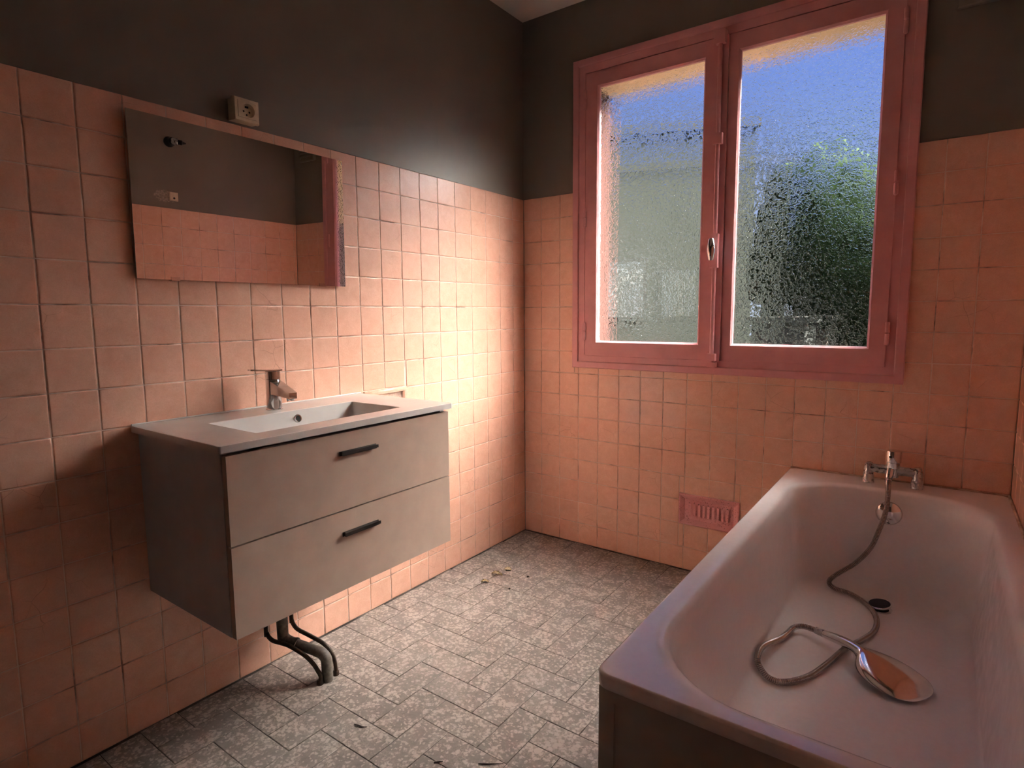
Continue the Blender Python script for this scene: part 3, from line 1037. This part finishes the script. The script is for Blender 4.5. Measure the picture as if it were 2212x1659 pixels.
def bath():
    root = thing('bathtub', (1.6557, -0.85, 0.0), 'long white built-in bathtub with a panelled end, against the right wall', 'bathtub')
    bm = new()
    rings(bm, tub_loops(), True, False, True)
    sh = obj('tub', bm, M['enamel'], None, smooth=50)
    # boxed-in panels: end wall (towards the camera) and long side
    bm = new()
    yb = -1.6890
    box(bm, 1.3205, 1.3500, yb, yb + 0.018, 0.0, 0.5158)
    box(bm, 1.3500, W_ROOM - 0.001, yb, yb + 0.018, 0.4900, 0.5158)
    box(bm, 1.3500, W_ROOM - 0.001, yb, yb + 0.018, 0.0, 0.045)
    st = obj('end_frame', bm, M['panel'], None, bevel=(0.0008, 1))
    pn = obj('end_panel', bbox(1.3500, W_ROOM - 0.001, yb + 0.005, yb + 0.016, 0.045, 0.4900), M['panel'], None)
    sd = obj('side_panel', bbox(1.3205, 1.3365, yb + 0.0185, -0.0015, 0.0, 0.5158), M['panel'], None, bevel=(0.0008, 1))
    bm = new()
    lathe(bm, Vector((1.6655, -0.1585, 0.4640)), (0, -1, 0.10), [(0.0405, -0.004), (0.0415, 0.000), (0.0405, 0.006), (0.0360, 0.011), (0.0230, 0.0155), (0.0080, 0.0172), (0.0005, 0.0174)], 40)
    ov = obj('overflow_cover', bm, M['chrome'], None, smooth=50)
    bm = new()
    lathe(bm, (1.6630, -0.292, 0.1655), (0, 0, 1), [(0.0360, -0.002), (0.0365, 0.0012), (0.0335, 0.0026), (0.0270, 0.0008), (0.0265, -0.001)], 32, False)
    dr = obj('drain_ring', bm, M['chrome_dull'], None, smooth=50)
    bm = new()
    lathe(bm, (1.6630, -0.292, 0.1648), (0, 0, 1), [(0.0268, 0.0), (0.0268, 0.0008)], 28)
    dh = obj('drain_hole', bm, M['hole'], None)
    bm = new()
    tube(bm, [(1.3140, -0.0030, 0.5440), (1.9960, -0.0030, 0.5440)], 0.0042, 8)
    tube(bm, [(1.9965, -0.0030, 0.5440), (1.9965, -1.695, 0.5440)], 0.0042, 8)
    se = obj('sealant_bead', bm, M['sealant'], None, smooth=60)
    adopt(root, sh, st, pn, sd, ov, dr, dh, se)
    # lift-out plug standing askew over the drain
    pr = thing('bath_plug', (1.6630, -0.292, 0.170), 'dark round bath plug with a chrome rim lying over the bath drain', 'plug')
    bm = new()
    lathe(bm, (0, 0, 0), (0, 0, 1), [(0.0270, 0.0), (0.0345, 0.006), (0.0350, 0.010), (0.0325, 0.0112)], 36)
    o1 = obj('rim', bm, M['chrome'], pr, smooth=40)
    bm = new()
    lathe(bm, (0, 0, 0.0113), (0, 0, 1), [(0.0318, 0.0), (0.0310, 0.0012), (0.010, 0.0016), (0.0005, 0.0016)], 36)
    o2 = obj('disc', bm, M['black'], pr, smooth=40)
    pr.rotation_euler = (R(5), R(-7), 0)
    pr.location = (1.6630, -0.292, 0.1735)
bath()

def bath_tap():
    z = 0.5435
    root = thing('bath_tap', (1.6640, -0.066, z), 'chrome bath mixer tap on two splayed feet on the bath rim', 'tap')
    parts = []
    xl, xr, yc = 1.5895, 1.7385, -0.066
    for x, s in ((xl, 1), (xr, -1)):
        bm = new()
        L = []
        for h, a, b in ((0.0, 0.0205, 0.0215), (0.002, 0.0205, 0.0215), (0.030, 0.0165, 0.0170), (0.052, 0.0150, 0.0155), (0.066, 0.0135, 0.0140), (0.071, 0.0095, 0.0100)):
            L.append([(x + a * math.cos(2 * math.pi * i / 20), yc + b * math.sin(2 * math.pi * i / 20), z + h) for i in range(20)])
        rings(bm, L, True, True, True)
        parts.append(obj('foot', bm, M['chrome_dull'], None, smooth=45))
        bm = new()
        lathe(bm, (x, yc + 0.010, z + 0.0570), (0, 1, 0.15), [(0.0125, 0), (0.0135, 0.004), (0.0135, 0.016), (0.011, 0.019)], 18)
        parts.append(obj('union_nut', bm, M['chrome'], None, smooth=40))
    bm = new()
    L = []
    n = 14
    for i in range(n + 1):
        t = i / n
        x = xl - 0.008 + (xr - xl + 0.016) * t
        q = abs(2 * t - 1)
        hz = 0.0150 + 0.002 * (1 - q)
        hy = 0.0135 + 0.003 * (1 - q)
        if i in (0, n):
            hz, hy = hz * 0.55, hy * 0.55
        L.append([(x, yc + hy * math.cos(2 * math.pi * k / 16), z + 0.0545 + hz * math.sin(2 * math.pi * k / 16)) for k in range(16)])
    rings(bm, L, True, True, True)
    parts.append(obj('crossbar', bm, M['chrome_dull'], None, smooth=50))
    xc = 1.6640
    bm = new()
    lathe(bm, (xc, yc, z + 0.030), (0, 0, 1), [(0.0185, 0), (0.0205, 0.006), (0.0205, 0.032), (0.0225, 0.034), (0.0225, 0.054)], 28)
    parts.append(obj('body', bm, M['chrome'], None, smooth=40))
    bm = new()
    lathe(bm, (xc, yc, z + 0.0845), (0, 0, 1), [(0.0240, 0), (0.0255, 0.0015), (0.0265, 0.040), (0.0255, 0.0425), (0.0140, 0.0445), (0.001, 0.045)], 32)
    cap = obj('control_cap', bm, M['chrome'], None, smooth=40)
    parts.append(cap)
    bm = new()
    lathe(bm, (xc - 0.0085, yc - 0.0243, z + 0.1075), (-0.33, -1, 0), [(0.0036, 0), (0.0042, 0.0014), (0.0036, 0.0020)], 16)
    dot = obj('marker_dot', bm, M['black'], None, smooth=40)
    bm = new()
    lathe(bm, (xc - 0.006, yc - 0.016, z + 0.060), (-0.1, -0.50, -1), [(0.0120, 0), (0.0128, 0.010), (0.0128, 0.030), (0.0112, 0.033), (0.0112, 0.038), (0.0095, 0.040)], 20)
    parts.append(obj('shower_outlet', bm, M['chrome'], None, smooth=40))
    adopt(root, *parts)
    dot.parent = cap
bath_tap()

def hand_shower():
    root = thing('hand_shower', (1.722, -0.745, 0.168), 'chrome hand shower with ribbed metal hose lying in the bathtub', 'hand shower')
    rb = 0.0085
    P = [(1.6545, -0.099, 0.570), (1.6565, -0.128, 0.5600), (1.6590, -0.157, 0.5380), (1.6590, -0.1690, 0.5100), (1.6547, -0.1760, 0.4626), (1.638, -0.1840, 0.3942),
         (1.6178, -0.1910, 0.3347), (1.5758, -0.1990, 0.2721), (1.5181, -0.2160, 0.2186), (1.5000, -0.2310, 0.1934), (1.5198, -0.2440, 0.1801),
         (1.5669, -0.2470, 0.1755), (1.6094, -0.2827, 0.1745), (1.6458, -0.3426, 0.1742), (1.6632, -0.4137, 0.174), (1.6606, -0.492, 0.174),
         (1.6364, -0.5675, 0.1738), (1.6007, -0.6506, 0.1738), (1.5712, -0.7613, 0.1738), (1.5381, -0.8595, 0.1741), (1.4915, -0.9264, 0.1752),
         (1.4513, -0.9380, 0.1785), (1.4215, -0.9250, 0.1985), (1.4154, -0.9080, 0.2199), (1.4169, -0.8473, 0.2160), (1.434, -0.7289, 0.1850),
         (1.4436, -0.6764, 0.1804), (1.4563, -0.6231, 0.1820), (1.4805, -0.6120, 0.1885), (1.5150, -0.6250, 0.1940), (1.5370, -0.6340, 0.1955)]
    pts = resample(catmull(P, 10), 0.0016)
    n = len(pts)
    bm = new()
    rad = [rb * 1.02, rb * 1.02, rb * 0.80]
    tube_pts = pts
    cnt = [0]
    def rr(t):
        i = int(round(t * (n - 1)))
        return rad[i % 3]
    tube(bm, tube_pts, rr, 10)
    h = obj('hose', bm, M['hose'], None, smooth=75)
    e0 = new()
    d0 = (pts[12] - pts[0]).normalized()
    lathe(e0, pts[0] - d0 * 0.004, d0, [(0.0100, 0), (0.0112, 0.002), (0.0112, 0.020), (0.0095, 0.024)], 18)
    f0 = obj('hose_nut', e0, M['chrome'], None, smooth=40)
    d1 = (pts[-1] - pts[-10]).normalized()
    e1 = new()
    lathe(e1, pts[-1] - d1 * 0.022, d1, [(0.0094, 0), (0.0108, 0.003), (0.0112, 0.026)], 18)
    f1 = obj('hose_nut', e1, M['chrome_dull'], None, smooth=40)
    # handset: one lofted body, thin handle flaring into a flat round head lying face down
    A = Vector((1.537, -0.634, 0.0))
    ax = Vector((0.858, -0.513, 0.0)).normalized()
    sd = Vector((-ax.y, ax.x, 0))
    S = [(0.000, 0.0105, 0.1855, 0.2065), (0.012, 0.0125, 0.1845, 0.2085), (0.045, 0.0150, 0.1880, 0.2160), (0.080, 0.0160, 0.1920, 0.2200), (0.105, 0.0170, 0.1930, 0.2190),
         (0.120, 0.0185, 0.1900, 0.2180), (0.130, 0.0260, 0.1840, 0.2180), (0.138, 0.0420, 0.1780, 0.2175), (0.150, 0.0580, 0.1745, 0.2160), (0.168, 0.0720, 0.1732, 0.2130),
         (0.190, 0.0820, 0.1728, 0.2080), (0.215, 0.0860, 0.1724, 0.2020), (0.240, 0.0840, 0.1720, 0.1960), (0.264, 0.0790, 0.1716, 0.1895), (0.282, 0.0690, 0.1712, 0.1840),
         (0.296, 0.0520, 0.1710, 0.1795), (0.3045, 0.0330, 0.1710, 0.1768), (0.308, 0.0060, 0.1712, 0.1755)]
    bm = new()
    L = []
    for s_, w, zb, zt in S:
        zc = zb + (zt - zb) * (0.5 if s_ < 0.125 else 0.30)
        ring = []
        for k in range(28):
            a = 2 * math.pi * k / 28
            ca, sa = math.cos(a), math.sin(a)
            z = zc + (zt - zc if sa > 0 else zc - zb) * sa
            ring.append(A + ax * s_ + sd * (w * ca) + Vector((0, 0, z)))
        L.append(ring)
    rings(bm, L, True, True, True)
    hs = obj('handset', bm, M['chrome'], None, smooth=80)
    hs.modifiers.new('smooth', 'SUBSURF').levels = 1
    hs.modifiers['smooth'].render_levels = 2
    fc = new()
    c = A + ax * 0.225
    lathe(fc, (c.x, c.y, 0.1668), (0, 0, 1), [(0.055, 0), (0.060, 0.0015), (0.060, 0.0056)], 36)
    sf = obj('spray_face', fc, M['black'], None, smooth=40)
    adopt(root, h, f0, f1, hs)
    sf.parent = hs
hand_shower()

# ------------------------------------------------------------------ window wall: low vent, high vent; right wall fittings
def vents():
    x0, x1, z0, z1 = VENT
    root = thing('air_vent', ((x0 + x1) / 2, 0, z0), 'pink painted slotted air vent set low in the tiles beside the bath', 'vent')
    bm = new()
    rect_loft(bm, x0 + .001, x1 - .001, z0 + .001, z1 - .001, [(0.0, -0.006), (0.0, 0.004), (0.002, 0.006), (0.006, 0.006), (0.026, -0.006)], 'far', False)
    a = obj('frame', bm, M['pink_vent'], None, smooth=30)
    bm = new()
    ax0, ax1, az0, az1 = x0 + 0.0265, x1 - 0.0265, z0 + 0.0265, z1 - 0.0265
    ns = 9
    m = 0.018
    pitch = (ax1 - ax0 - 2 * m + 0.008) / ns
    sl0, sl1 = az0 + 0.016, az1 - 0.014
    yy = 0.0045
    # plate with slots left open, built bar by bar
    box(bm, ax0, ax1, yy, yy + 0.002, az0, sl0)
    box(bm, ax0, ax1, yy, yy + 0.002, sl1, az1)
    xa = ax0
    slots = []
    for i in range(ns):
        s0 = ax0 + m + i * pitch
        box(bm, xa, s0, yy, yy + 0.002, sl0, sl1)
        slots.append(s0)
        xa = s0 + 0.0050
    box(bm, xa, ax1, yy, yy + 0.002, sl0, sl1)
    b = obj('slotted_plate', bm, M['pink_vent'], None)
    kids = [a, b]
    for s0 in slots:
        l = new()
        v = [l.verts.new(p) for p in ((s0, yy, sl0 + .001), (s0 + 0.012, yy - 0.0050, sl0 + .003), (s0 + 0.012, yy - 0.0050, sl1 - .003), (s0, yy, sl1 - .001),
                                      (s0, yy - 0.0012, sl0 + .001), (s0 + 0.012, yy - 0.0062, sl0 + .003), (s0 + 0.012, yy - 0.0062, sl1 - .003), (s0, yy - 0.0012, sl1 - .001))]
        for q in ((0, 1, 2, 3), (4, 7, 6, 5), (0, 4, 5, 1), (1, 5, 6, 2), (2, 6, 7, 3), (3, 7, 4, 0)):
            l.faces.new([v[i] for i in q])
        kids.append(obj('louvre', l, M['pink_vent'], None))
    l = new()
    box(l, ax0, ax1, yy + 0.0026, yy + 0.0031, az0, az1)
    kids.append(obj('dark_backing', l, M['hole'], None))
    adopt(root, *kids)
    # grey ventilation box high in the corner
    r2 = thing('extractor_vent', (1.84, 0, 2.166), 'grey painted ventilation cover high on the window wall in the corner', 'vent')
    bm = new()
    rect_loft(bm, 1.757, 1.925, 2.166, 2.334, [(0.0, -0.003), (0.0, 0.014), (0.004, 0.020), (0.016, 0.020), (0.018, 0.012)], 'far', True)
    c = obj('cover', bm, M['paint'], None, smooth=30)
    kids = [c]
    for i in range(6):
        zz = 2.188 + i * 0.0225
        l = new()
        v = [l.verts.new(p) for p in ((1.776, -0.012, zz + 0.014), (1.906, -0.012, zz + 0.014), (1.906, -0.020, zz), (1.776, -0.020, zz),
                                      (1.776, -0.013, zz + 0.016), (1.906, -0.013, zz + 0.016), (1.906, -0.0215, zz + 0.002), (1.776, -0.0215, zz + 0.002))]
        for q in ((0, 1, 2, 3), (4, 7, 6, 5), (0, 4, 5, 1), (1, 5, 6, 2), (2, 6, 7, 3), (3, 7, 4, 0)):
            l.faces.new([v[k] for k in q])
        kids.append(obj('slat', l, M['paint'], None))
    adopt(r2, *kids)
vents()

def right_wall_fittings():
    # bare lamp holder seen in the mirror
    x, y, z = W_ROOM - 0.004, -0.835, 2.135
    root = thing('lamp_holder', (x, y, z), 'bare dark metal lamp holder on the grey right wall, seen in the mirror', 'lamp holder')
    bm = new()
    lathe(bm, (x + 0.008, y, z), (-1, 0, 0), [(0.030, 0), (0.030, 0.006), (0.024, 0.012), (0.020, 0.030), (0.020, 0.044)], 20)
    a = obj('base', bm, M['black'], None, smooth=40)
    bm = new()
    lathe(bm, (x - 0.028, y, z), (-0.55, 0.75, -0.08), [(0.017, 0), (0.019, 0.004), (0.019, 0.030), (0.015, 0.034)], 20)
    b = obj('barrel', bm, M['chrome_dull'], None, smooth=40)
    bm = new()
    lathe(bm, (x - 0.047, y + 0.0255, z - 0.003), (-0.40, 0.9, -0.08), [(0.014, 0), (0.014, 0.022), (0.010, 0.024), (0.003, 0.042)], 16)
    c = obj('socket_cap', bm, M['black'], None, smooth=40)
    adopt(root, a, b, c)
    # small cream outlet plate with scuffed paint round it
    x = W_ROOM + 0.004
    r2 = thing('outlet_plate', (x, -0.828, 1.80), 'small cream cable outlet plate on the grey right wall, seen in the mirror', 'outlet')
    bm = new()
    rect_loft(bm, -0.853, -0.803, 1.800, 1.850, [(0.0, -0.004), (0.0, 0.006), (0.003, 0.010)], 'right', True)
    a = obj('plate', bm, M['cream'], None, smooth=30)
    bm = new()
    lathe(bm, (W_ROOM - 0.0100, -0.828, 1.814), (-1, 0, 0), [(0.006, 0), (0.0055, 0.003), (0.001, 0.0035)], 14)
    b = obj('cable_hole', bm, M['black'], None)
    pb = new()
    P = []
    for k in range(26):
        t = 2 * math.pi * k / 26
        q = 1 + 0.45 * mnoise.noise(Vector((math.cos(t) * 2.3, math.sin(t) * 2.3, 4.0)))
        P.append((-0.868 + 0.062 * q * math.cos(t), 1.822 + 0.034 * q * math.sin(t)))
    rings(pb, [[(W_ROOM + 0.0045, y_, z_) for y_, z_ in P], [(W_ROOM + 0.0036, y_, z_) for y_, z_ in P]], True, False, True)
    c = obj('scuffed_patch', pb, M['scuff'], None)
    adopt(r2, a, b, c)
right_wall_fittings()

# ------------------------------------------------------------------ litter on the floor
def litter():
    def leaf(loc, rz, L, Wd, lab, curl):
        bm = new()
        rows = []
        n = 7
        for i in range(n + 1):
            t = i / n
            w = Wd * math.sin(math.pi * min(1, 0.08 + t * 0.9)) ** 0.8 * (1 + 0.35 * (-1) ** i * (0 < i < n))
            zc = curl * (math.sin(math.pi * t * 1.1) * 0.6 + 0.25 * math.sin(5 * t))
            rows.append([((t - .5) * L, -w, zc + curl * 0.7), ((t - .5) * L, -w * .4, zc + curl * .1), ((t - .5) * L, 0, zc), ((t - .5) * L, w * .5, zc + curl * .25), ((t - .5) * L, w, zc + curl * .9)])
        top = rings(bm, rows, False)
        bmesh.ops.solidify(bm, geom=bm.faces[:], thickness=0.0006)
        o = obj('dry_leaf', bm, M['leaf'], None, smooth=60)
        tag(o, lab, 'leaf', 'dry leaf scraps on the floor')
        mn = min(v.co.z for v in o.data.vertices)
        o.location = (loc[0], loc[1], 0.0002 - mn)
        o.rotation_euler = (0, 0, rz)
    leaf((0.218, -0.545), 0.5, 0.050, 0.014, 'pale curled leaf scrap on the floor, middle of the three by the tiled wall', 0.007)
    leaf((0.2205, -0.634), 0.9, 0.034, 0.009, 'yellowish leaf scrap on the floor, nearest the camera of the three', 0.006)
    leaf((0.2244, -0.470), 0.2, 0.034, 0.017, 'flat pale leaf scrap on the floor, nearest the window of the three', 0.003)
    def crumb(loc, r, lab):
        bm = new()
        bmesh.ops.create_icosphere(bm, subdivisions=2, radius=r)
        for v in bm.verts:
            v.co *= 1 + 0.35 * mnoise.noise(v.co * 300 + Vector((loc[0] * 50, 0, 0)))
            v.co.z *= 0.7
        o = obj('dirt_crumb', bm, M['twig'], None, smooth=60)
        tag(o, lab, 'crumb', 'dark crumbs on the floor')
        o.location = (loc[0], loc[1], -min(v.co.z for v in o.data.vertices) + 0.0002)
    crumb((0.3451, -0.4839), 0.0055, 'dark round crumb on the grey floor, the one nearer the window')
    crumb((0.3454, -0.6243), 0.0045, 'dark round crumb on the grey floor, the one nearer the camera')
    def twig(pts, r, lab):
        bm = new()
        tube(bm, catmull(pts, 5), lambda t: r * (0.45 + 0.55 * math.sin(math.pi * min(1, t + 0.15))), 7)
        o = obj('twig', bm, M['twig'], None, smooth=60)
        tag(o, lab, 'twig', 'dark twig scraps on the floor')
    twig([(0.478, -1.566, .0026), (0.492, -1.562, .0030), (0.503, -1.560, .0026), (0.515, -1.552, .0026)], 0.0022, 'short dark twig on a floor tile right of the pipes')
    twig([(0.765, -1.541, .0026), (0.775, -1.530, .0030), (0.782, -1.524, .0026)], 0.0022, 'tiny dark twig on the floor at the bottom of the picture')
    twig([(0.862, -1.475, .0022), (0.888, -1.458, .0024), (0.915, -1.437, .0022)], 0.0017, 'long thin dark twig on the floor near the bath corner')
litter()

# ------------------------------------------------------------------ outdoors, seen blurred through the glass
def outdoors():
    structure(obj('ground', bbox(-16, 14, 4.2, 30, -0.4, -0.15), M['grass']))
    structure(obj('terrace', bbox(-16, 14, YO + 0.002, 4.2, -0.4, -0.15), M['terrace']))
    h = thing('neighbour_house', (-6.0, 11.0, -0.15), 'pale flat-roofed neighbouring house behind the left window pane', 'house')
    w = obj('wall', bbox(-10.5, -1.36, 10.0, 15.0, -0.15, 4.75), M['house'], None)
    r = obj('roof_slab', bbox(-10.6, -1.30, 9.9, 15.1, 4.75, 4.93), M['roof'], None)
    kids = [w, r]
    for xa in (-7.6, -4.4):
        f = obj('window', bbox(xa, xa + 1.0, 9.95, 10.0, 1.0, 2.3), M['roof'], None)
        p = obj('pane', bbox(xa + .08, xa + .92, 9.93, 9.95, 1.08, 2.22), M['house_glass'], f)
        kids.append(f)
    adopt(h, *kids)
    h.rotation_euler = (0, 0, R(25))
    c = Vector((-1.36, 10.0, 0))
    d = Matrix.Rotation(R(25), 3, 'Z') @ (c - Vector((-6.0, 11.0, 0)))
    h.location = (c.x - d.x, c.y - d.y, -0.15)
    def blob(bm, c, rad, seed):
        b2 = new()
        bmesh.ops.create_icosphere(b2, subdivisions=4, radius=1)
        for v in b2.verts:
            d = v.co.normalized()
            k = 1 + 0.22 * mnoise.noise(d * 2.2 + Vector((seed, 0, 0))) + 0.16 * mnoise.noise(d * 7 + Vector((0, seed, 0)))
            v.co = Vector((c[0] + d.x * rad[0] * k, c[1] + d.y * rad[1] * k, c[2] + d.z * rad[2] * k))
        me = bpy.data.meshes.new('tmp')
        b2.to_mesh(me); b2.free()
        bm.from_mesh(me)
        bpy.data.meshes.remove(me)
    def tree(x, y, hgt, rad, lab, seed):
        t = thing('garden_tree', (x, y, -0.15), lab, 'tree', 'trees in the garden outside')
        bm = new()
        tube(bm, [(x, y, -0.15), (x + .05, y, hgt * .3), (x, y, hgt * .55)], lambda q: 0.13 - 0.05 * q, 10)
        a = obj('trunk', bm, M['bark'], None, smooth=60)
        bm = new()
        blob(bm, (x, y, hgt * .66), (rad, rad, hgt * .36), seed)
        blob(bm, (x + rad * .5, y - .2, hgt * .50), (rad * .7, rad * .7, hgt * .27), seed + 5)
        blob(bm, (x - rad * .5, y + .2, hgt * .52), (rad * .7, rad * .7, hgt * .27), seed + 9)
        b = obj('crown', bm, M['foliage'], None, smooth=80)
        adopt(t, a, b)
    tree(0.15, 8.3, 3.7, 0.95, 'dark green garden tree blurred behind the right pane, left of the two', 1.3)
    tree(2.7, 8.0, 4.1, 1.1, 'dark green garden tree blurred behind the right pane, right of the two', 4.1)
    hd = new()
    for i in range(9):
        blob(hd, (-0.75 + i * 0.75, 11.3 + 0.15 * math.sin(i * 2.1), 1.45), (0.66, 0.5, 1.80 + 0.12 * math.sin(i * 1.7)), i * 1.9)
    o = obj('garden_hedge', hd, M['foliage'], None, smooth=80)
    tag(o, 'dark green hedge across the garden behind the right window pane', 'hedge')
    sh = thing('garden_shed', (-0.02, 6.3, -0.15), 'low pale garden shed blurred low behind the right window pane', 'shed')
    a = obj('wall', bbox(-0.35, 0.32, 6.05, 6.9, -0.15, 1.02), M['shed'], None)
    b = obj('roof', bbox(-0.42, 0.39, 5.98, 6.95, 1.02, 1.10), M['shed'], None)
    adopt(sh, a, b)
outdoors()
